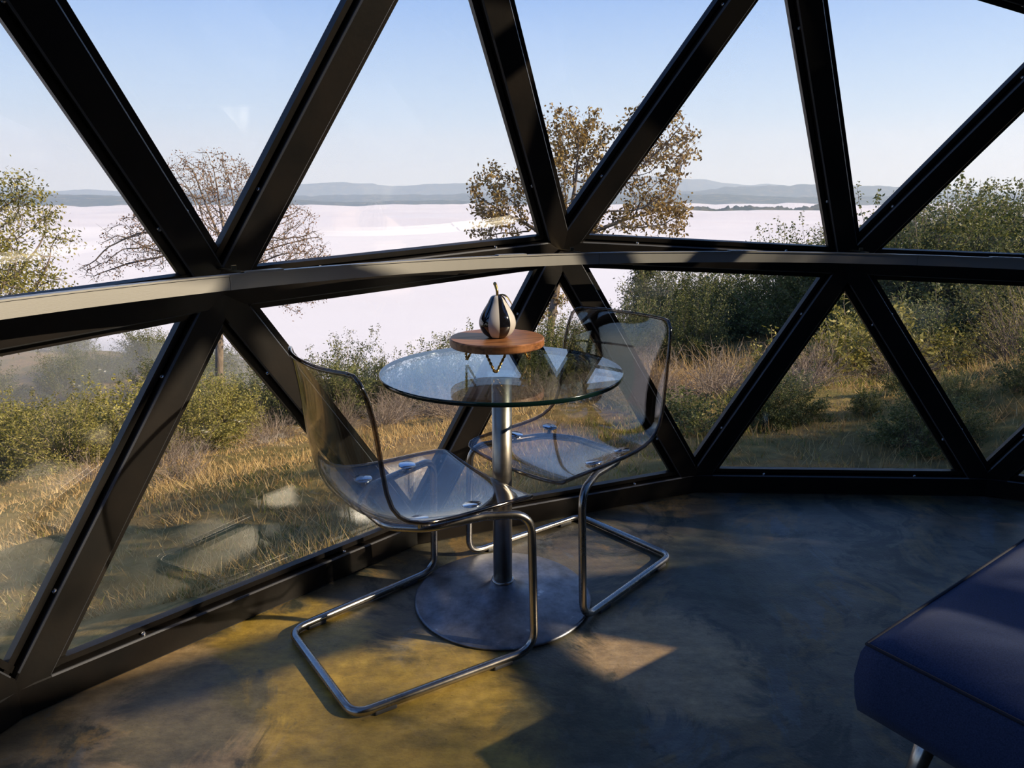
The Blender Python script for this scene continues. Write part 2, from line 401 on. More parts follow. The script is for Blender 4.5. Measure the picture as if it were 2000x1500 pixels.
for (a, b), ts in EDGES.items():
    A, B = Vector(NODE[a]), Vector(NODE[b]); d = (B - A).normalized(); mid_ = (A + B) / 2
    on_floor = a in base and b in base
    out = (mid_ - Vector(DC)).normalized()
    if on_floor: out = Vector((mid_.x - DC[0], mid_.y - DC[1], 0)).normalized()
    out = (out - d * out.dot(d)).normalized(); side = d.cross(out).normalized()
    name = 'sill' if on_floor else 'strut'
    s = mesh_obj(name, extrude(PROFILE, A - d * 0.02, B + d * 0.02, side, out), 'timber', wall)
    if mid_.y > 0.7 and mid_.z < 2.6:
        for sg in (-1, 1):
            prof = [(sg * 0.0352, -0.0006), (sg * 0.0388, 0.0028), (sg * 0.0388, 0.007), (sg * 0.0352, 0.004)]
            mesh_obj('glazing_bead', extrude(prof, A + d * 0.07, B - d * 0.07, side, out), 'bead', s)
            for tt in (0.24, 0.76):
                sc_ = link(bpy.data.objects.new('screw', SCREW), s)
                pos = A.lerp(B, tt) + side * sg * 0.0415 + out * 0.0345 - WORG
                if on_floor or True: pos = A.lerp(B, tt) + side * sg * 0.0382 + out * 0.018 - WORG
                rot = (side * sg).to_track_quat('Z', 'Y').to_matrix().to_4x4()
                sc_.matrix_local = Matrix.Translation(pos) @ rot
for t in TRI:
    P3 = [Vector(NODE[i]) for i in t]; cen = sum(P3, Vector()) / 3
    n = (P3[1] - P3[0]).cross(P3[2] - P3[0]).normalized()
    if n.dot(cen - Vector(DC)) < 0: n = -n; P3.reverse()
    clear = is_clear(cen)
    th = 0.016 if clear else 0.02
    # inset the triangle so the pane sits inside its beads
    inc = []
    for k in range(3):
        p0, p1, p2 = P3[k], P3[(k + 1) % 3], P3[k - 1]
        u, w = (p1 - p0).normalized(), (p2 - p0).normalized(); h = 0.047 / math.sin(u.angle(w) / 2)
        inc.append(p0 + (u + w).normalized() * h + n * 0.040 - WORG)
    v = inc + [p + n * th for p in inc]
    f = [(2, 1, 0), (3, 4, 5)] + [(k, (k + 1) % 3, 3 + (k + 1) % 3, 3 + k) for k in range(3)]
    mesh_obj('pane' if clear else 'unseen_opaque_panel', py_mesh('pane', v, f), 'window' if clear else 'panel', wall)  # opaque panels are all out of view, some added to cut the sun

# ------------------------------------------------------------------ curtain track
azs = [134.4, 131, 126.5, 122, 118, 113.5, 104, 95.5, 84]
tr = empty('curtain_track', (DC[0], DC[1], 0))
tag(tr, 'curved aluminium curtain track running round the dome at table height', 'curtain track')
def track_pt(a):
    """plan angle in degrees -> rail centre; the rail sags a little towards its far end"""
    z = 0.9857 + 0.000534 * (a - 110) - 0.0000181 * (a - 110) ** 2
    return Vector((2.675 * math.cos(math.radians(a)), 2.675 * math.sin(math.radians(a)), z))
prof = [(-0.010, -0.019), (0.010, -0.019), (0.010, 0.015), (0.013, 0.015), (0.013, 0.019), (-0.013, 0.019), (-0.013, 0.015), (-0.010, 0.015)]
def track_piece(a0, a1, prof, n):
    v, f = [], []
    for i in range(n + 1):
        a = a0 + (a1 - a0) * i / n; c = track_pt(a); o = Vector((math.cos(math.radians(a)), math.sin(math.radians(a)), 0))
        for u, w in prof: v.append(c + o * u + Vector((0, 0, w)))
    k = len(prof)
    for i in range(n):
        for j in range(k): f.append((i * k + j, i * k + (j + 1) % k, (i + 1) * k + (j + 1) % k, (i + 1) * k + j))
    f.append(tuple(range(k))[::-1]); f.append(tuple(n * k + j for j in range(k)))
    return py_mesh('rail', v, f)
for a0, a1 in ((48, 86), (86.03, 112), (112.03, 138), (138.03, 165)):
    mesh_obj('rail', track_piece(a0, a1, prof, 30), 'alu', tr)
sl_prof = [(-0.012, 0.0195), (0.0145, 0.0195), (0.0145, 0.0225), (-0.012, 0.0225)]
for a in (79.5, 100, 119.0, 136): mesh_obj('joint_sleeve', track_piece(a - 1.1, a + 1.1, sl_prof, 4), 'alu', tr)
for q in ((-0.768, 1.88), (0.182, 2.532), (1.316, 2.773)):
    a = math.degrees(math.atan2(q[1] - DC[1], q[0] - DC[0])) + 0.3; o = Vector((math.cos(math.radians(a)), math.sin(math.radians(a)), 0)); c = track_pt(a)
    rr = math.hypot(q[0] - DC[0], q[1] - DC[1])
    bk = mesh_obj('bracket', box_mesh(rr - 2.675, 0.014, 0.004, 0.0008, 1, ((rr - 2.675) / 2, 0, 0.021)), 'brassy', tr)
    bk.location = c; bk.rotation_euler = (0, 0, math.radians(a))
    up_ = mesh_obj('bracket_tab', box_mesh(0.004, 0.014, 0.012, 0.0008, 1, (0.05, 0, 0.029)), 'brassy', bk)

# ------------------------------------------------------------------ bistro table
TX, TY = -0.0293, 1.9267
tb = tag(empty('bistro_table', (TX, TY, 0)), 'round glass bistro table on a brushed steel pedestal', 'table')
mesh_obj('base_disc', lathe([(0.0, 0.0), (0.262, 0.0), (0.2685, 0.003), (0.2688, 0.008), (0.262, 0.011), (0.16, 0.016), (0.085, 0.024), (0.056, 0.036), (0.040, 0.052), (0.034, 0.060), (0.0, 0.060)], 96), 'disc', tb, True)
mesh_obj('weld_ring', lathe([(0.028, 0.058), (0.0335, 0.058), (0.0345, 0.062), (0.0335, 0.067), (0.028, 0.067)], 40), 'chrome', tb, True)
mesh_obj('pole', lathe([(0.0, 0.058), (0.0285, 0.058), (0.0285, 0.700), (0.0, 0.700)], 40), 'pole', tb, False)
for pl in bpy.data.objects['pole'].data.polygons: pl.use_smooth = abs(pl.normal.z) < 0.5
mesh_obj('top_plate', lathe([(0.0, 0.700), (0.042, 0.700), (0.042, 0.7078), (0.0, 0.7078)], 40), 'tableglass', tb)
R_ = 0.339
gm = lathe([(0.0, 0.708), (R_ - 0.0015, 0.708), (R_, 0.7095), (R_, 0.7185), (R_ - 0.0015, 0.72), (0.0, 0.72)], 128)
gt = mesh_obj('glass_top', gm, ['tableglass', 'glass_edge'], tb)
for pl in gm.polygons:
    if math.hypot(pl.center.x, pl.center.y) > R_ - 0.01: pl.material_index = 1; pl.use_smooth = True

# ------------------------------------------------------------------ cantilever chairs
def chair_shell():
    """one bent transparent sheet: rows run from the front lip over the seat and up the back"""
    # side edge profile (x forward, z up) and centre profile
    side = [(0.036, 0.424), (0.026, 0.434), (0.005, 0.438), (-0.06, 0.4395), (-0.14, 0.4405), (-0.21, 0.442), (-0.265, 0.446), (-0.305, 0.453), (-0.338, 0.466),
            (-0.362, 0.484), (-0.379, 0.510), (-0.389, 0.545), (-0.396, 0.60), (-0.401, 0.66), (-0.408, 0.72), (-0.420, 0.775), (-0.430, 0.806), (-0.436, 0.822)]
    cent = [(0.040, 0.410), (0.028, 0.421), (0.004, 0.425), (-0.06, 0.4225), (-0.14, 0.4205), (-0.22, 0.4185), (-0.285, 0.4185), (-0.335, 0.4225), (-0.375, 0.436),
            (-0.405, 0.460), (-0.424, 0.494), (-0.434, 0.54), (-0.441, 0.60), (-0.446, 0.66), (-0.452, 0.72), (-0.461, 0.775), (-0.469, 0.806), (-0.474, 0.820)]
    half = [0.205, 0.214, 0.219, 0.221, 0.221, 0.2205, 0.220, 0.220, 0.220, 0.220, 0.2195, 0.219, 0.2185, 0.218, 0.2165, 0.212, 0.204, 0.190]
    nu = 21; v, f = [], []
    for (sx_, sz_), (cx_, cz_), h in zip(side, cent, half):
        for j in range(nu):
            t = -1 + 2 * j / (nu - 1); s = 1 - abs(t) ** 2.4
            v.append((sx_ + (cx_ - sx_) * s, h * t, sz_ + (cz_ - sz_) * s))
    for i in range(len(side) - 1):
        for j in range(nu - 1): f.append((i * nu + j, i * nu + j + 1, (i + 1) * nu + j + 1, (i + 1) * nu + j))
    me = py_mesh('shell', v, f); me.materials.append(MAT['acrylic']); me.materials.append(MAT['acrylic_edge'])
    o = bpy.data.objects.new('tmp', me); COL.objects.link(o)
    sb = o.modifiers.new('s', 'SUBSURF'); sb.levels = 2; sb.render_levels = 2; sb.boundary_smooth = 'PRESERVE_CORNERS'
    sd = o.modifiers.new('t', 'SOLIDIFY'); sd.thickness = 0.0075; sd.offset = 0.0; sd.material_offset_rim = 1; sd.use_even_offset = True
    dg = bpy.context.evaluated_depsgraph_get(); res = bpy.data.meshes.new_from_object(o.evaluated_get(dg)); bpy.data.objects.remove(o)
    for pl in res.polygons: pl.use_smooth = pl.material_index == 0
    n = len(side); rim = [v[i * nu] for i in range(n)] + [v[(n - 1) * nu + j] for j in range(1, nu)] + [v[i * nu + nu - 1] for i in range(n - 2, -1, -1)] + [v[j] for j in range(nu - 2, 0, -1)]
    rim = [Vector(q) for q in rim]
    for _ in range(2):   # soften the corners of the edge line the way the sheet is softened
        rim = [(rim[k - 1] + 6 * rim[k] + rim[(k + 1) % len(rim)]) / 8 for k in range(len(rim))]
    return res, rim
SHELL, RIM = chair_shell()
RIM_ME = sweep(RIM, 0.0058, 10, True); RIM_ME.materials.append(MAT['acrylic_edge'])
RIM_ME.polygons.foreach_set('use_smooth', np.ones(len(RIM_ME.polygons), dtype=bool))
TUBE_R = 0.0112
def chair(label, x, y, a):
    e = tag(empty('cantilever_chair', (x, y, 0), a), label, 'chair', 'clear plastic cantilever chairs')
    o = bpy.data.objects.new('seat_shell', SHELL); link(o, e); tag(o, 'smoky clear plastic seat and back in one sheet')
    tag(link(bpy.data.objects.new('rolled_rim', RIM_ME), o), 'dark smoky rolled edge of the sheet')
    zt = TUBE_R + 0.004
    half = [(-0.496, 0.2085, zt), (0.0, 0.262, zt), (0.0, 0.246, 0.402), (-0.115, 0.196, 0.409), (-0.258, 0.162, 0.404), (-0.326, 0.080, 0.397)]
    rads = [0.05, 0.06, 0.06, 0.10, 0.10, 0.09]
    loop = half + [(p[0], -p[1], p[2]) for p in reversed(half)]
    mesh_obj('tube_frame', sweep(fillet(loop, rads + rads[::-1], 9, True), TUBE_R, 14, True), 'chrome', e, True)
    for (fx, fy) in ((-0.13, 0.172), (-0.275, 0.158), (-0.13, -0.168), (-0.275, -0.155)):
        t = (abs(fy) / 0.22); zs = 0.4215 + (0.441 - 0.4215) * t ** 2.4 + 0.0035
        d = mesh_obj('seat_fixing', lathe([(0.0, 0.0020), (0.0235, 0.0018), (0.025, 0.0005), (0.025, -0.001), (0.014, -0.0075), (0.006, -0.010), (0.006, -0.024), (0.0, -0.024)], 36), 'polished', e, True)
        d.location = (fx, fy, zs - 0.0002); d.rotation_euler = (math.radians(8 if fy > 0 else -8), 0, 0)
    for sy in (1, -1):
        for fx in (-0.10, -0.42):
            yy = 0.2085 + (0.262 - 0.2085) * (fx + 0.496) / 0.496
            gl = mesh_obj('floor_glide', box_mesh(0.055, 0.0235, 0.012, 0.003, 2, (0, 0, 0.0062)), 'bead', e)
            gl.location = (fx, sy * yy, 0.0003); gl.rotation_euler = (0, 0, sy * math.atan2(0.0535, 0.496))
    return e
chair('clear plastic cantilever chair with its back to the tall window, steel frame nearest the camera', -0.0978, 1.8609, 0.6389)
chair('clear plastic cantilever chair on the far side of the glass table', 0.0269, 1.9827, -2.4096)

# ------------------------------------------------------------------ display stand and pear
BX, BY = -0.042, 1.957
st = tag(empty('display_stand', (BX, BY, 0.72)), 'round walnut board on twisted gold wire legs, on the glass table', 'stand')
bm = bmesh.new(); bm.from_mesh(lathe([(0.0, 0.0625), (0.1305, 0.0625), (0.1335, 0.0655), (0.1335, 0.083), (0.1305, 0.086), (0.0, 0.086)], 72))
bd = mesh_obj('board', bm_mesh('board', bm), 'walnut', st); bd.rotation_euler = (0, 0, 0.35)
for k in range(3):
    a = math.radians(-91 + 120 * k); c, s = math.cos(a), math.sin(a)
    def pt(r, t, z): return Vector((r * c - t * s, r * s + t * c, z))
    cl = fillet([pt(0.088, -0.030, 0.064), pt(0.106, 0.0, 0.0034), pt(0.088, 0.030, 0.064)], 0.006, 6)
    dense = []
    for i in range(len(cl) - 1):
        m_ = max(1, int((cl[i + 1] - cl[i]).length / 0.0016))
        for q in range(m_): dense.append(cl[i].lerp(cl[i + 1], q / m_))
    dense.append(cl[-1])
    leg = None
    for ph in (0, math.pi):
        pts = []; L = 0
        for i, q in enumerate(dense):
            tg = (dense[min(i + 1, len(dense) - 1)] - dense[max(i - 1, 0)]).normalized(); n1 = tg.orthogonal().normalized(); n1 = (Vector((c, s, 0)) - tg * tg.dot(Vector((c, s, 0)))).normalized(); n2 = tg.cross(n1)
            L += 0 if i == 0 else (dense[i] - dense[i - 1]).length; w_ = 2 * math.pi * L / 0.022 + ph
            pts.append(q + (n1 * math.cos(w_) + n2 * math.sin(w_)) * 0.0021)
        leg_o = mesh_obj('wire_leg' if leg is None else 'wire_strand', sweep(pts, 0.0021, 6), 'gold', leg or st, True)
        leg = leg or leg_o
PEAR = [(0.0, 0.0), (0.020, 0.0), (0.031, 0.004), (0.042, 0.014), (0.0495, 0.028), (0.052, 0.042), (0.0490, 0.057), (0.0420, 0.072), (0.0330, 0.087), (0.0258, 0.099), (0.0215, 0.108), (0.0170, 0.1145), (0.010, 0.118), (0.003, 0.1165), (0.0, 0.1155)]
# smooth the profile
prof = []
for i in range(len(PEAR) - 1):
    p0, p1, p2, p3 = [Vector((*PEAR[min(max(i + k, 0), len(PEAR) - 1)], 0)) for k in (-1, 0, 1, 2)]
    for q in range(3):
        t = q / 3; pv = 0.5 * ((2 * p1) + (p2 - p0) * t + (2 * p0 - 5 * p1 + 4 * p2 - p3) * t * t + (3 * p1 - p0 - 3 * p2 + p3) * t ** 3); prof.append((max(0, pv.x), pv.y))
prof[0] = (0.0, 0.0); prof.append((0.0, 0.1155))
pr = tag(empty('ceramic_pear', (BX + 0.002, BY - 0.004, 0.806), math.radians(-118.5)), 'glazed pear with black and white stripes and a gold stem', 'ornament')
pm = lathe(prof, 80)
body = mesh_obj('body', pm, ['black_glaze', 'white_glaze'], pr, True)
for pl in pm.polygons:
    a = math.degrees(math.atan2(pl.center.y, pl.center.x)) % 360; pl.material_index = 1 if int(a // 36) % 2 == 0 else 0
stem = fillet([(0, 0, 0.113), (0.001, 0.0, 0.130), (-0.004, -0.008, 0.146), (-0.008, -0.013, 0.149)], 0.02, 6)
stm = mesh_obj('stem', sweep(stem, 0.0036, 10, radii=[0.0036 + 0.0013 * i / (len(stem) - 1) for i in range(len(stem))]), 'gold', pr, True)
v, f = [], []
for i in range(9):
    t = i / 8; w_ = 0.0095 * math.sin(math.pi * min(1, t * 0.93 + 0.05)) + 0.0006
    for j in range(5):
        s = -1 + j / 2; v.append((0.004 + 0.036 * t, s * w_, 0.1165 + 0.004 * math.sin(t * 3.0) - 0.026 * t * t + 0.0025 * abs(s)))
for i in range(8):
    for j in range(4): f.append((i * 5 + j, i * 5 + j + 1, i * 5 + j + 6, i * 5 + j + 5))
lf = mesh_obj('leaf', py_mesh('leaf', v, f), 'gold', pr, True); lf.rotation_euler = (0, 0, math.radians(118.5 - 8))
sd = lf.modifiers.new('t', 'SOLIDIFY'); sd.thickness = 0.0014

# ------------------------------------------------------------------ sofa corner
sf = tag(empty('sofa', (0.652, 1.135, 0), math.atan2(0.577, 0.817)), 'navy blue upholstered sofa seat with piped edge, lower right corner', 'sofa')
def cushion(lx, ly, z0, z1):
    bm = bmesh.new(); nx, ny = 26, 44; grid = {}
    def top(u, w):
        x, y = u * lx, -w * ly
        ex = min(x, lx - x, -y, ly + y); edge = 1 - math.exp(-max(ex, 0) / 0.05)
        fold = 0.013 * math.sin(9 * x + 5 * y + 1.2) * edge + 0.009 * math.sin(15 * x - 8 * y) * edge - 0.018 * edge * math.exp(-((y + 0.32 - 0.25 * x) / 0.035) ** 2)
        return z1 - 0.012 + 0.022 * edge + fold
    vt = [[bm.verts.new((lx * i / nx, -ly * j / ny, top(i / nx, j / ny))) for j in range(ny + 1)] for i in range(nx + 1)]
    for i in range(nx):
        for j in range(ny): bm.faces.new((vt[i][j], vt[i + 1][j], vt[i + 1][j + 1], vt[i][j + 1]))
    ring = [vt[i][0] for i in range(nx + 1)] + [vt[nx][j] for j in range(1, ny + 1)] + [vt[i][ny] for i in range(nx - 1, -1, -1)] + [vt[0][j] for j in range(ny - 1, 0, -1)]
    prev = ring; ctr = Vector((lx / 2, -ly / 2, 0))
    rings = []
    for z, off in ((z1 - 0.03, 0.006), (z1 - 0.08, 0.010), (z0 + 0.03, 0.006), (z0, 0.0)):
        cur = []
        for q in ring:
            d = Vector((q.co.x - ctr.x, q.co.y - ctr.y, 0)); nn = Vector(((1 if d.x > 0 else -1) if abs(abs(d.x) - lx / 2) < 1e-4 else 0, (1 if d.y > 0 else -1) if abs(abs(d.y) - ly / 2) < 1e-4 else 0, 0))
            cur.append(bm.verts.new((q.co.x + nn.x * off, q.co.y + nn.y * off, z)))
        for k in range(len(ring)): bm.faces.new((prev[k], prev[(k + 1) % len(ring)], cur[(k + 1) % len(ring)], cur[k]))
        prev = cur
    bm.faces.new(prev)
    outline = [q.co.copy() for q in ring]
    return bm_mesh('cushion', bm), outline
cm, outline = cushion(0.92, 1.75, 0.245, 0.40)
mesh_obj('seat_cushion', cm, 'navy', sf, True)
mesh_obj('piping', sweep([Vector((q.x, q.y, q.z)) for q in outline], 0.0035, 6, True), 'navy_pipe', sf, True)
for (lx_, ly_) in ((0.09, -0.10), (0.83, -0.10), (0.09, -1.65), (0.83, -1.65)):
    sxn = -1 if lx_ < 0.5 else 1; syn = 1 if ly_ > -0.9 else -1
    mesh_obj('leg', sweep([(lx_, ly_, 0.25), (lx_ + 0.03 * sxn, ly_ + 0.03 * syn, 0.0)], 0.016, 12, radii=[0.020, 0.012]), 'chrome', sf, True)

# ------------------------------------------------------------------ hillside
def sstep(a, b, x): t = np.clip((x - a) / (b - a), 0, 1); return t * t * (3 - 2 * t)
def height(x, y):
    x = np.asarray(x, float); y = np.asarray(y, float)
    z = 0.30 + 0.15 * x - 0.216 * y
    z = z + 0.10 * np.sin(x * 0.9 + 1.0) * np.cos(y * 0.7) + 0.05 * np.sin(x * 2.3 - y * 1.7) + 0.25 * np.sin(x * 0.23 + y * 0.31)
    z = z - 0.011 * np.clip(y - 16, 0, None) ** 1.6 * 0.25 - 0.004 * np.clip(-x - 12, 0, None) ** 2 * 0.3
    z = z - 0.0018 * np.clip(x - 14, 0, None) ** 2
    r = np.hypot(x - DC[0], y - DC[1]); k = sstep(2.9, 5.5, r)
    zn = np.minimum(z, -0.14 + 0.05 * np.sin(x * 1.9) * np.sin(y * 2.1))
    z = zn * (1 - k) + z * k
    return np.maximum(z, -46) + 23 * np.exp(-((x + 85) / 42) ** 2 - ((y - 112) / 36) ** 2)
gx = np.concatenate([np.linspace(-190, -14, 80), np.linspace(-13.5, 16, 150), np.linspace(17, 90, 45)])
gy = np.concatenate([np.linspace(-40, -4, 25), np.linspace(-3.5, 22, 150), np.linspace(23, 190, 70)])
GXX, GYY = np.meshgrid(gx, gy, indexing='ij')
gv = np.stack([GXX, GYY, height(GXX, GYY) + rng.normal(0, 0.012, GXX.shape)], -1).reshape(-1, 3)
ii = np.arange(len(gx) * len(gy)).reshape(len(gx), len(gy))
gf = np.stack([ii[:-1, :-1], ii[1:, :-1], ii[1:, 1:], ii[:-1, 1:]], -1).reshape(-1, 4)
ground = mesh_obj('ground', np_mesh('ground', gv, gf), 'soil', smooth=True); tag(ground, 'grassy hillside falling away below the dome', kind='structure')

# fog sea, far hills
FOG_Z = -40.0
fx_ = np.linspace(-7000, 7000, 150); fy_ = np.concatenate([np.linspace(40, 600, 70), np.linspace(620, 7500, 170)])
FX, FY = np.meshgrid(fx_, fy_, indexing='ij')
amp = np.clip(FY / 900, 0.15, 1.0)
lump = np.clip((FY - 1200) / 2200, 0, 1) * (7 * np.sin(FX * 0.0062 + 1.3 * np.sin(FY * 0.0021)) * np.sin(FX * 0.0023 + FY * 0.0031) + 5 * np.abs(np.sin(FX * 0.0125 + FY * 0.004)) + 3 * np.sin(FX * 0.021 - FY * 0.006))
fz = FOG_Z + amp * (4.0 * np.sin(FX * 0.0041 + FY * 0.0113) + 3.0 * np.sin(FX * 0.0097 - FY * 0.0071 + 2) + 2.0 * np.sin(FY * 0.031 + 3 * np.sin(FX * 0.004)) + 1.2 * np.sin(FX * 0.03 + FY * 0.011)) + lump
fv = np.stack([FX, FY, fz], -1).reshape(-1, 3); ii = np.arange(FX.size).reshape(FX.shape)
ff = np.stack([ii[:-1, :-1], ii[1:, :-1], ii[1:, 1:], ii[:-1, 1:]], -1).reshape(-1, 4)
fog = mesh_obj('fog_bank', np_mesh('fog', fv, ff), 'fog', smooth=True); tag(fog, 'white sea of fog filling the valley', 'fog', kind='stuff')
def ridge(name, label, y0, depth, h0, h1, seed, x0=-9000, x1=9000, n=420):
    r = np.random.default_rng(seed); xs = np.linspace(x0, x1, n); prof_ = np.zeros(n)
    for o_ in range(7): fr = 2 ** o_; tt = np.linspace(0, fr * 9, n); prof_ += np.interp(tt - 0.18 * np.sin(2 * np.pi * tt) / 1.6, np.arange(fr * 9 + 2), r.random(fr * 9 + 2)) / fr ** 0.95
    prof_ = (prof_ - prof_.min()) / (prof_.max() - prof_.min())
    rows = []; m_ = 14
    for j in range(m_ + 1):
        t = j / m_; s = math.sin(math.pi * min(t * 0.55, 0.5)) if t < 0.91 else 1 - (t - 0.91) * 5
        z = FOG_Z - 25 + (h0 + (h1 - h0) * prof_ + 25) * s + r.normal(0, 2.2, n) * s * (0.4 + t)
        rows.append(np.stack([xs, np.full(n, y0 + depth * t) + 60 * np.sin(xs * 0.004 + seed) , z], -1))
    v = np.array(rows).reshape(-1, 3); ii = np.arange((m_ + 1) * n).reshape(m_ + 1, n)
    f = np.stack([ii[:-1, :-1], ii[:-1, 1:], ii[1:, 1:], ii[1:, :-1]], -1).reshape(-1, 4)
    o = mesh_obj(name, np_mesh(name, v, f), 'hills', smooth=True); tag(o, label, kind='structure'); return o
ridge('hills', 'low wooded hills rising out of the fog', 4000, 900, 22, 92, 3)
ridge('hills', 'hazy blue ridge behind the low hills', 5600, 900, 55, 185, 12)
ridge('hills', 'pale distant mountain range on the horizon', 8500, 900, 120, 320, 21, -13000, 13000)
ridge('hills', 'dark wooded hilltop poking out of the fog', 2150, 150, 6, 26, 5, 380, 1000, 90)
hz = mesh_obj('haze', box_mesh(26000, 9000, 800, 0, 1, (0, 5300, 361)), scatter('valley_haze', (0.66, 0.83, 1.0), 0.00016, 0.2))
tag(hz, 'blue morning haze over the far hills', 'haze', kind='stuff')

# ------------------------------------------------------------------ plants
def unit(v): return v / (np.linalg.norm(v, axis=-1, keepdims=True) + 1e-9)
def leaf_mesh(name, pts, length, width, r, droop=0.0):
    n = len(pts); ax = unit(r.normal(size=(n, 3)) + np.array([0, 0, -droop])); b = unit(np.cross(ax, r.normal(size=(n, 3)))); nn = np.cross(ax, b)
    L = (length * r.uniform(0.6, 1.35, n))[:, None]; Wd = (width * r.uniform(0.6, 1.3, n))[:, None]
    v = np.stack([pts, pts + ax * L * 0.5 + b * Wd * 0.5 + nn * L * 0.06, pts + ax * L, pts + ax * L * 0.5 - b * Wd * 0.5 + nn * L * 0.06], 1).reshape(-1, 3)
    return np_mesh(name, v, np.arange(4 * n).reshape(n, 4))
def strands(name, polys, k=3):
    """tapered thin tubes; polys: list of (points (m,3), radii (m,))"""
    V, Fq, off = [], [], 0
    for P, R in polys:
        P = np.asarray(P); m_ = len(P); T = unit(np.gradient(P, axis=0)); ref = np.where(np.abs(T[:, 2:3]) > 0.9, np.array([[1., 0, 0]]), np.array([[0, 0, 1.]]))
        a = unit(np.cross(T, ref)); b = np.cross(T, a)
        th = np.arange(k) * 2 * np.pi / k
        ring = P[:, None] + (a[:, None] * np.cos(th)[None, :, None] + b[:, None] * np.sin(th)[None, :, None]) * np.asarray(R)[:, None, None]
        V.append(ring.reshape(-1, 3)); i = np.arange(m_ - 1)[:, None] * k + off; j = np.arange(k)[None]; jn = (j + 1) % k
        Fq.append(np.stack([i + j, i + jn, i + k + jn, i + k + j], -1).reshape(-1, 4)); off += m_ * k
    return np_mesh(name, np.concatenate(V), np.concatenate(Fq))
def shrub_kind(seed, shoots, per, ll, lw, spread=0.62, upright=0.5, stem=0.004):
    r = np.random.default_rng(seed); polys, pts = [], []
    lob = unit(r.normal(size=(9, 3)) + np.array([0, 0, 0.6])); lw_ = r.uniform(0.75, 1.15, 9)
    for s in range(shoots):
        d = unit(r.normal(size=3) * np.array([1, 1, 0.8]) + np.array([0, 0, 0.35])); d[2] = abs(d[2])
        k = lw_[np.argmax(lob @ d)] * r.uniform(0.72, 1.08)
        tip = d * np.array([spread, spread, 0.95]) * k + np.array([0, 0, 0.05]); base_ = np.array([*r.normal(0, 0.07, 2), -0.04])
        t = np.linspace(0, 1, 6)[:, None]; ctrl = base_ * 0.4 + tip * 0.6 + np.array([0, 0, 0.15 * (1 - upright)])
        P = base_ * (1 - t) ** 2 + ctrl * 2 * t * (1 - t) + tip * t * t + r.normal(0, 0.012, (6, 3)) * t
        polys.append((P, np.linspace(stem, stem * 0.3, 6)))
        q = r.uniform(0.30, 1.0, per) ** 0.75
        pp = np.stack([np.interp(q * 5, np.arange(6), P[:, i]) for i in range(3)], -1); pts.append(pp + r.normal(0, 0.032, (per, 3)) * np.array([1, 1, 0.8]))
        if r.random() < 0.25:   # a shoot that stands proud of the mass
            u = np.linspace(0, 1, 4)[:, None]; Q = P[-1] + u * (unit(d + np.array([0, 0, 1.2])) * r.uniform(0.06, 0.16)); polys.append((Q, np.linspace(stem * 0.4, stem * 0.15, 4)))
            q = r.uniform(0, 3, per // 4); pts.append(np.stack([np.interp(q, np.arange(4), Q[:, i]) for i in range(3)], -1) + r.normal(0, 0.010, (per // 4, 3)))
    pts = np.concatenate(pts); pts = pts[pts[:, 2] > 0.0]
    return leaf_mesh('foliage', pts, ll, lw, r), strands('stems', polys)
KIND = {
    'big': shrub_kind(1, 170, 95, 0.026, 0.014), 'big2': shrub_kind(2, 170, 95, 0.026, 0.014, 0.75),
    'mid': shrub_kind(3, 120, 80, 0.036, 0.018, 0.7), 'mid2': shrub_kind(4, 120, 80, 0.036, 0.018, 0.6),
    'weed': shrub_kind(5, 80, 42, 0.062, 0.026, 0.75, 0.8, 0.005), 'dry': shrub_kind(6, 210, 9, 0.03, 0.012, 0.75, 0.7, 0.0045)}
def twig_brush(seed):
    r = np.random.default_rng(seed); polys = []
    for s in range(130):
        d = unit(r.normal(size=3) + np.array([0, 0, 0.4])); d[2] = abs(d[2]); L = r.uniform(0.5, 1.0)
        t = np.linspace(0, 1, 6)[:, None]; P = np.array([*r.normal(0, 0.08, 2), 0]) + d * np.array([0.75, 0.75, 0.9]) * L * t + np.cumsum(r.normal(0, 0.02, (6, 3)), 0)
        polys.append((P, np.linspace(0.006, 0.002, 6)))
        for q in range(4):
            i = r.integers(2, 6); d2 = unit(d + r.normal(0, 0.7, 3)); u = np.linspace(0, 1, 4)[:, None]
            polys.append((P[i] + d2 * u * r.uniform(0.1, 0.3) + np.cumsum(r.normal(0, 0.01, (4, 3)), 0), np.linspace(0.003, 0.001, 4)))
    return strands('twigs', polys)
BRUSH = [twig_brush(31), twig_brush(32)]
for k, (a, b) in KIND.items(): b.materials.append(MAT['twig'])
FOL = {}
def foliage_with(kind, mat):
    if (kind, mat) not in FOL:
        me = KIND[kind][0].copy(); me.materials.clear(); me.materials.append(MAT[mat]); FOL[kind, mat] = me
    return FOL[kind, mat]
def shrub(x, y, size, kind, mat, label, group, wide=1.0, name='shrub', sink=0.04, cat='shrub'):
    z = float(height(x, y)) - sink * size
    e = tag(empty(name, (x, y, z), random.uniform(0, 6.28)), label, cat, group); e.scale = (size * wide, size * wide, size)
    link(bpy.data.objects.new('foliage', foliage_with(kind, mat)), e); link(bpy.data.objects.new('stems', KIND[kind][1]), e)
    return e
for me in BRUSH: me.materials.append(MAT['twig'])
def brush(x, y, size, label, group):
    o = link(bpy.data.objects.new('dry_brush', random.choice(BRUSH))); o.location = (x, y, float(height(x, y)) - 0.02); o.scale = (size, size, size * 0.85); o.rotation_euler = (0, 0, random.uniform(0, 6.28))
    return tag(o, label, 'brush', group)

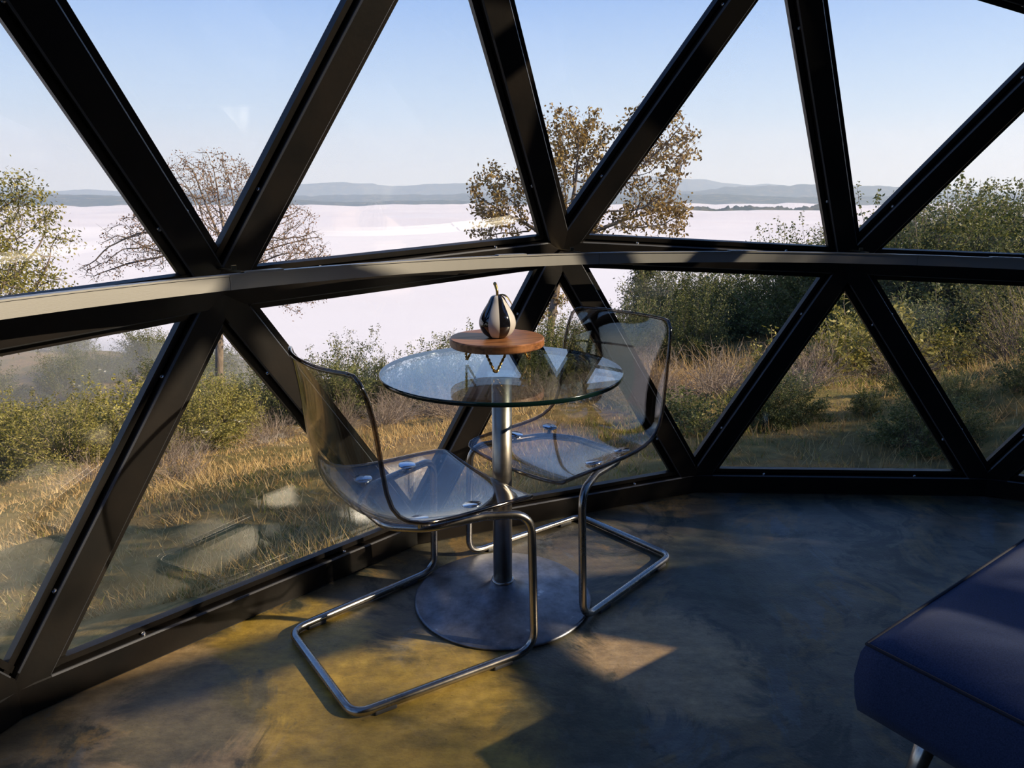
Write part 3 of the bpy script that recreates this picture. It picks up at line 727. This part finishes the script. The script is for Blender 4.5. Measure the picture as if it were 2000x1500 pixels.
def colonise(attr, trunk, step, infl, kill, iters=160):
    nodes = [np.array(p, float) for p in trunk]; par = [-1] + list(range(len(trunk) - 1)); A = np.array(attr); alive = np.ones(len(A), bool)
    D = np.linalg.norm(A[:, None] - np.array(nodes)[None], axis=2); near = D.argmin(1); dist = D.min(1)
    for it in range(iters):
        act = alive & (dist < infl)
        if not act.any(): infl *= 1.4; 
        if infl > 30 or not alive.any(): break
        if not act.any(): continue
        NA = np.array(nodes); dirs = np.zeros_like(NA); np.add.at(dirs, near[act], unit(A[act] - NA[near[act]]))
        grow = np.unique(near[act]); new0 = len(nodes)
        for g in grow:
            d = unit(dirs[g] + rng.normal(0, 0.12, 3)); nodes.append(NA[g] + d * step); par.append(int(g))
        NN = np.array(nodes[new0:]); D = np.linalg.norm(A[:, None] - NN[None], axis=2); m_ = D.min(1); am = D.argmin(1) + new0
        upd = m_ < dist; near[upd] = am[upd]; dist[upd] = m_[upd]; alive &= dist > kill
    return np.array(nodes), par
def tree(name, label, clumps, trunk, n_attr, step, kill, base_r, leaf_n, leaf_l, leaf_w, leaf_mat, seed, tip_r=0.004, jitter=0.12, expo=2.3, twigs=2, group=None):
    global rng
    rng = np.random.default_rng(seed); A = []; w = np.array([c[3] * c[4] * c[5] for c in clumps]) ** 0.75; w /= w.sum()
    for c, k in zip(clumps, (w * n_attr).astype(int)):
        q = unit(rng.normal(size=(k, 3))) * (rng.random((k, 1)) ** (1 / 2.2)); A.append(q * np.array(c[3:6]) + np.array(c[:3]))
    nodes, par = colonise(np.concatenate(A), trunk, step, step * 9, kill)
    n = len(nodes); r_ = np.full(n, 0.0); kids = [[] for _ in range(n)]
    for i in range(1, n): kids[par[i]].append(i)
    acc = np.zeros(n)
    for i in range(n - 1, -1, -1):
        if not kids[i]: acc[i] = tip_r ** expo
        if par[i] >= 0: acc[par[i]] += acc[i]
    R = acc ** (1 / expo); R *= min(1.6, base_r / R[0]) if R[0] > 0 else 1; R = np.maximum(R, tip_r * 0.7)
    # chains
    polys, thick = [], []
    for i in range(n):
        for c in kids[i]:
            if i != 0 and c == kids[i][0] and par[i] >= 0: continue
            chain = [i, c]
            while kids[chain[-1]]: chain.append(kids[chain[-1]][0])
            P = nodes[chain]; rr = R[chain].copy(); rr[0] = min(rr[0], rr[1] * 1.15)
            (thick if rr[1] > 0.03 else polys).append((P, rr))
    tips = [i for i in range(n) if not kids[i]]; anch = [i for i in range(n) if R[i] < tip_r * 2.6]
    for i in anch:
        for q in range(twigs):
            d = unit((nodes[i] - nodes[par[i]]) / step + rng.normal(0, 0.75, 3)); L = step * rng.uniform(0.5, 1.5); u = np.linspace(0, 1, 4)[:, None]
            polys.append((nodes[i] + d * u * L + np.cumsum(rng.normal(0, 0.02 * L, (4, 3)), 0), np.linspace(tip_r * 0.7, tip_r * 0.35, 4)))
    e = tag(empty(name, tuple(trunk[0])), label, 'tree', group); o0 = np.array(trunk[0])
    sh = lambda L: [(P - o0, rr) for P, rr in L]
    if thick: mesh_obj('trunk', strands('trunk', sh(thick), 9), 'bark', e, True)
    mesh_obj('branches', strands('branches', sh(polys), 4), 'bark', e)
    anch = [i for i in anch if math.sin(nodes[i][0] * 4.1 + 1.7 * nodes[i][2]) * math.sin(nodes[i][1] * 3.7 + nodes[i][2] * 4.3) > -0.35]
    ids = rng.choice(anch, leaf_n); pts = nodes[ids] + rng.normal(0, jitter, (leaf_n, 3)) - o0
    mesh_obj('foliage', leaf_mesh('foliage', pts, leaf_l, leaf_w, rng, 0.4), leaf_mat, e)
    return e
gz = lambda x, y: float(height(x, y))
tree('oak_tree', 'nearly bare oak with withered brown leaves standing in front of the fog',
     [(-6.75, 16, 1.0, 1.45, 1.5, 1.25), (-5.2, 16, 0.2, 1.1, 1.2, 1.0), (-8.1, 16, 0.3, 1.0, 1.1, 0.7), (-4.9, 16, -0.8, 0.8, 0.8, 0.55), (-9.3, 16, -0.4, 0.6, 0.5, 0.32), (-4.5, 16, -0.1, 0.55, 0.8, 0.6), (-6.4, 16, 1.7, 0.9, 0.9, 0.5)],
     [(-6.95, 16, gz(-6.95, 16) - 0.1), (-6.9, 16, -3.6), (-6.86, 16, -3.1), (-6.82, 16, -2.6), (-6.76, 16, -2.1), (-6.74, 16.02, -1.6), (-6.68, 16, -1.2), (-6.62, 16, -0.85)],
     2300, 0.15, 0.19, 0.165, 8000, 0.05, 0.028, 'leaf_brown', 11, 0.0042, 0.07, 2.25, 2)
tree('oak_tree', 'leafy golden oak behind the table in front of the fog',
     [(-0.35, 19, 0.95, 0.95, 1.0, 1.15), (1.55, 19.2, 2.35, 1.2, 1.2, 1.25), (1.55, 19, 0.9, 1.2, 1.1, 0.9), (3.75, 19, 2.5, 1.0, 1.0, 1.2), (3.75, 19, 0.9, 0.95, 1.0, 0.85), (2.8, 18.8, 0.7, 0.8, 0.8, 0.5), (1.1, 19, -1.8, 0.55, 0.6, 0.9)],
     [(1.0, 19, gz(1.0, 19) - 0.1), (1.0, 19, -3.3), (1.02, 19, -2.8), (1.05, 19, -2.3), (1.1, 19, -1.8), (1.18, 19, -1.3), (1.25, 19, -0.8), (1.32, 19, -0.3)],
     1500, 0.18, 0.24, 0.17, 10500, 0.105, 0.06, 'leaf_gold', 12, 0.0055, 0.10, 2.2, 1)
tree('live_oak_tree', 'green live oak at the left edge of the view',
     [(-6.6, 9, 0.75, 1.0, 0.9, 0.7), (-6.5, 9, 0.0, 0.9, 0.9, 0.75), (-6.1, 9, 1.25, 0.35, 0.4, 0.35), (-7.5, 9.3, 0.5, 1.2, 1.0, 1.1)],
     [(-7.6, 9, gz(-7.6, 9) - 0.1), (-7.5, 9, -2.2), (-7.4, 9, -1.7), (-7.3, 9, -1.2), (-7.15, 9, -0.7)],
     1100, 0.12, 0.17, 0.13, 17000, 0.045, 0.024, 'leaf_yellow', 13, 0.004, 0.085, 2.2, 1)

random.seed(21)
def band(n, x0, x1, y0, y1, s0, s1, kinds, mat, label, group, wide=1.0, keep=None):
    k = 0
    for i in range(n):
        u = (i + random.uniform(0.1, 0.9)) / n; x = x0 + (x1 - x0) * u; y = random.uniform(y0, y1)
        if keep and not keep(x, y): continue
        shrub(x, y, random.uniform(s0, s1), random.choice(kinds), mat, label, group, wide); k += 1
B2 = ['big', 'big2']; M2 = ['mid', 'mid2']
band(11, -4.2, 0.6, 12.5, 15.5, 1.1, 1.75, B2 + M2, 'leaf_green', 'green shrub in the thicket behind the glass table', 'thicket behind the table')
band(9, 0.4, 4.4, 15, 19, 1.4, 2.0, B2, 'leaf_green', 'green shrub in the thicket behind the far chair', 'thicket behind the far chair')
band(13, 4.2, 10.5, 18, 23, 2.0, 3.0, B2, 'leaf_green', 'dark green shrub on the ridge beyond the golden oak', 'thicket on the ridge')
band(13, 7.6, 15.5, 13.5, 18, 2.3, 3.3, B2, 'leaf_green', 'tall evergreen shrub on the bank at the right edge', 'tall shrubs on the bank', 1.1)
band(9, 10, 19, 19, 24, 2.6, 3.6, B2, 'leaf_green', 'evergreen shrub at the back of the bank on the right', 'back row on the bank', 1.1)
band(14, 3.6, 9.0, 7.2, 11, 0.75, 1.15, ['weed', 'mid', 'dry'], 'leaf_yellow', 'sunlit leafy weed on the right bank', 'weeds on the right bank', 1.15)
band(8, 5.5, 10.5, 9.5, 12.5, 1.0, 1.5, ['weed', 'mid2'], 'leaf_green', 'leafy bush among the weeds on the right bank', 'bushes among the weeds', 1.1)
band(16, -13.5, -4.6, 11.0, 14.5, 0.8, 1.3, M2 + B2, 'leaf_yellow', 'yellow-green shrub below the left window', 'shrubs below the left window', 1.15)
band(9, -8.6, -3.9, 6.6, 9.0, 0.7, 1.15, M2, 'leaf_yellow', 'low yellow-green shrub close to the left window', 'low shrubs by the left window', 1.2)
band(5, -6.4, -4.0, 13.0, 15.0, 1.1, 1.6, M2, 'leaf_green', 'dark green shrub around the foot of the bare oak', 'shrubs at the bare oak')
band(6, 0.9, 2.9, 3.55, 4.3, 0.22, 0.38, ['weed', 'mid'], 'leaf_green', 'small leafy plant just outside the window behind the far chair', 'small plants outside the window', 1.1)
for x, y, s in ((2.2, 4.2, 0.22), (2.7, 4.7, 0.26), (3.05, 4.1, 0.3), (3.6, 4.6, 0.34), (4.2, 5.4, 0.42), (2.45, 6.2, 0.3)):
    shrub(x, y, s, 'weed', 'leaf_green', 'dark-leaved seedling on the grass outside the right window', 'seedlings outside the right window', 0.8)
for x, y, s in ((1.45, 6.9, 0.75), (1.9, 6.3, 0.7), (2.2, 7.4, 0.85), (1.3, 5.6, 0.5), (2.9, 6.6, 0.7), (3.3, 5.8, 0.6), (2.7, 8.3, 0.8), (1.6, 8.0, 0.8), (1.0, 7.3, 0.7), (2.35, 5.5, 0.5), (3.4, 7.6, 0.75)):
    brush(x, y, s, 'grey leafless brush on the grass beside the far chair', 'grey brush beside the far chair')
for x, y, s in ((-0.9, 8.6, 0.7), (-1.6, 9.2, 0.75), (-0.3, 9.6, 0.7), (-2.2, 8.4, 0.6), (0.4, 9.0, 0.6), (-1.1, 10.6, 0.9), (0.2, 11.2, 0.9), (-2.6, 10.2, 0.8), (0.9, 12.2, 0.9), (-0.6, 7.7, 0.6), (-1.5, 7.9, 0.6), (0.5, 10.2, 0.8), (-1.9, 11.4, 0.9), (-0.4, 12.0, 0.95), (-3.3, 9.3, 0.7)):
    brush(x, y, s, 'brown leafless brush on the slope behind the near chair', 'brown brush behind the near chair')
for x, y, s in ((-3.1, 6.0, 0.5), (-2.6, 5.2, 0.42), (-3.5, 7.2, 0.55), (-2.9, 7.9, 0.6), (-4.0, 6.2, 0.5)):
    brush(x, y, s, 'brown leafless brush below the left pane', 'brown brush below the left pane')
# shrubs added up-sun of the dome, out of view, to shade its floor
SUN_BLOCKERS = [(6.5, 1.8, 3.1, 0.70), (8.2, 1.9, 3.6, 0.65), (6.0, 1.5, 2.3, 0.6), (5.4, 1.0, 1.2, 0.9), (5.5, 0.15, 1.1, 1.0), (5.3, -0.8, 1.2, 1.0), (6.6, -1.35, 2.9, 0.75), (7.6, -1.5, 3.3, 0.75)]
for x, y, s, w_ in SUN_BLOCKERS:
    shrub(x, y, s, random.choice(B2), 'leaf_green', 'tall evergreen shrub added out of view uphill of the dome to block sun', 'added sun-blocking shrubs uphill of the dome', w_)

# grass
def blades(name, label, n, mat, hmin, hmax, seed, dens, xr, yr):
    r = np.random.default_rng(seed); x = r.uniform(*xr, n * 3); y = yr[0] + (yr[1] - yr[0]) * r.random(n * 3) ** 1.7
    ok = (np.hypot(x - DC[0], y - DC[1]) > 3.25) & (np.abs(x) < y * 0.95 + 1.0) & (r.random(n * 3) < dens(x, y)); x, y = x[ok][:n], y[ok][:n]; k = len(x)
    z = height(x, y) - 0.01; p = np.stack([x, y, z], -1); hgt = r.uniform(hmin, hmax, k) * (0.6 + 0.4 * np.sin(x * 2.1) * np.sin(y * 1.7) + 0.2)
    a = r.uniform(0, 6.283, k); wd = (0.0012 + 0.00055 * y)[:, None]; sd_ = np.stack([np.cos(a), np.sin(a), np.zeros(k)], -1) * wd
    lean = np.stack([r.normal(0, 0.55, k), r.normal(0, 0.55, k), np.ones(k)], -1) * hgt[:, None]
    v = np.stack([p - sd_, p + sd_, p + lean], 1).reshape(-1, 3)
    o = mesh_obj(name, np_mesh(name, v, np.arange(3 * k).reshape(k, 3)), mat); return tag(o, label, 'grass', kind='stuff')
patch = lambda x, y: 0.5 + 0.5 * np.sin(x * 0.9 + 2.2 * np.sin(y * 0.6) + 0.6)
blades('dry_grass', 'straw-coloured dry grass on the slope', 150000, 'straw', 0.025, 0.12, 41, lambda x, y: 0.25 + 0.75 * (1 - patch(x, y) * (x > 0.6)), (-14, 12), (2.5, 20))
blades('green_grass', 'short green grass on the slope', 70000, 'greengrass', 0.03, 0.10, 42, lambda x, y: np.clip(patch(x, y) * (0.15 + 0.85 * (x > 0.5)), 0, 1), (-12, 12), (2.5, 14))

# tall grass along the crest, and the misty spur in the valley
blades('tall_grass', 'tall pale grass along the crest behind the far chair', 9000, 'straw', 0.25, 0.6, 43, lambda x, y: np.exp(-((y - 9.5 - 0.35 * x) / 1.6) ** 2) * (x > 1.2), (1, 9), (7, 15))
random.seed(5)
for i in range(26):
    x, y = random.uniform(-120, -38), random.uniform(78, 118)
    shrub(x, y, random.uniform(4, 7.5), random.choice(B2), 'leaf_green', 'misty tree on the spur far below the left window', 'trees on the misty spur', 1.15, 'tree', 0.04, 'tree')
def puff(label, c, rad, dens, col):
    bm = bmesh.new(); bmesh.ops.create_icosphere(bm, subdivisions=4, radius=1.0)
    for v in bm.verts: v.co = Vector((v.co.x * rad[0], v.co.y * rad[1], v.co.z * rad[2]))
    o = mesh_obj('mist', bm_mesh('mist', bm), scatter('mist', col, dens, 0.3)); o.location = c
    return tag(o, label, 'mist', kind='stuff')
puff('thin mist drifting over the spur below the left window', (-80, 82, -30), (75, 34, 15), 0.022, (1.0, 0.95, 0.90))

# a young conifer on the crest
r9 = np.random.default_rng(77); cp, cpol = [], [(np.array([[0, 0, -0.1], [0, 0, 0.5], [0.01, 0, 1.0]]), np.array([0.03, 0.018, 0.004]))]
for i in range(120):
    t = r9.uniform(0.12, 0.97); a = r9.uniform(0, 6.28); L = 0.34 * (1 - t) ** 0.8 + 0.02; u = np.linspace(0, 1, 4)[:, None]
    P = np.array([0, 0, t]) + u * np.array([math.cos(a) * L, math.sin(a) * L, -0.06 * L + 0.05]); cpol.append((P, np.linspace(0.005, 0.0015, 4)))
    q = r9.uniform(0, 3, 40); cp.append(np.stack([np.interp(q, np.arange(4), P[:, k]) for k in range(3)], -1) + r9.normal(0, 0.012, (40, 3)))
e = tag(empty('conifer', (4.6, 24.5, gz(4.6, 24.5) - 0.1)), 'small dark conifer standing above the thicket right of the golden oak', 'tree'); e.scale = (3.6, 3.6, 3.9)
mesh_obj('foliage', leaf_mesh('foliage', np.concatenate(cp), 0.05, 0.012, r9), 'leaf_green', e)
mesh_obj('trunk', strands('trunk', cpol, 5), 'bark', e)

# tell the plants of one group apart by their order across the view
TENS = 'first second third fourth fifth sixth seventh eighth ninth tenth eleventh twelfth thirteenth fourteenth fifteenth sixteenth seventeenth eighteenth nineteenth twentieth'.split()
ORD = TENS + ['twenty-' + t for t in TENS[:9]]
by = {}
for o in COL.objects:
    if o.parent is None and o.get('category') in ('shrub', 'brush', 'tree') and o.get('group') and o['group'] != 'added sun-blocking shrubs uphill of the dome': by.setdefault(o['group'], []).append(o)
for g, L in by.items():
    L.sort(key=lambda o: o.location.x / o.location.y)
    for k, o in enumerate(L): o['label'] = o['label'] + ', ' + ORD[k] + ' from the left'
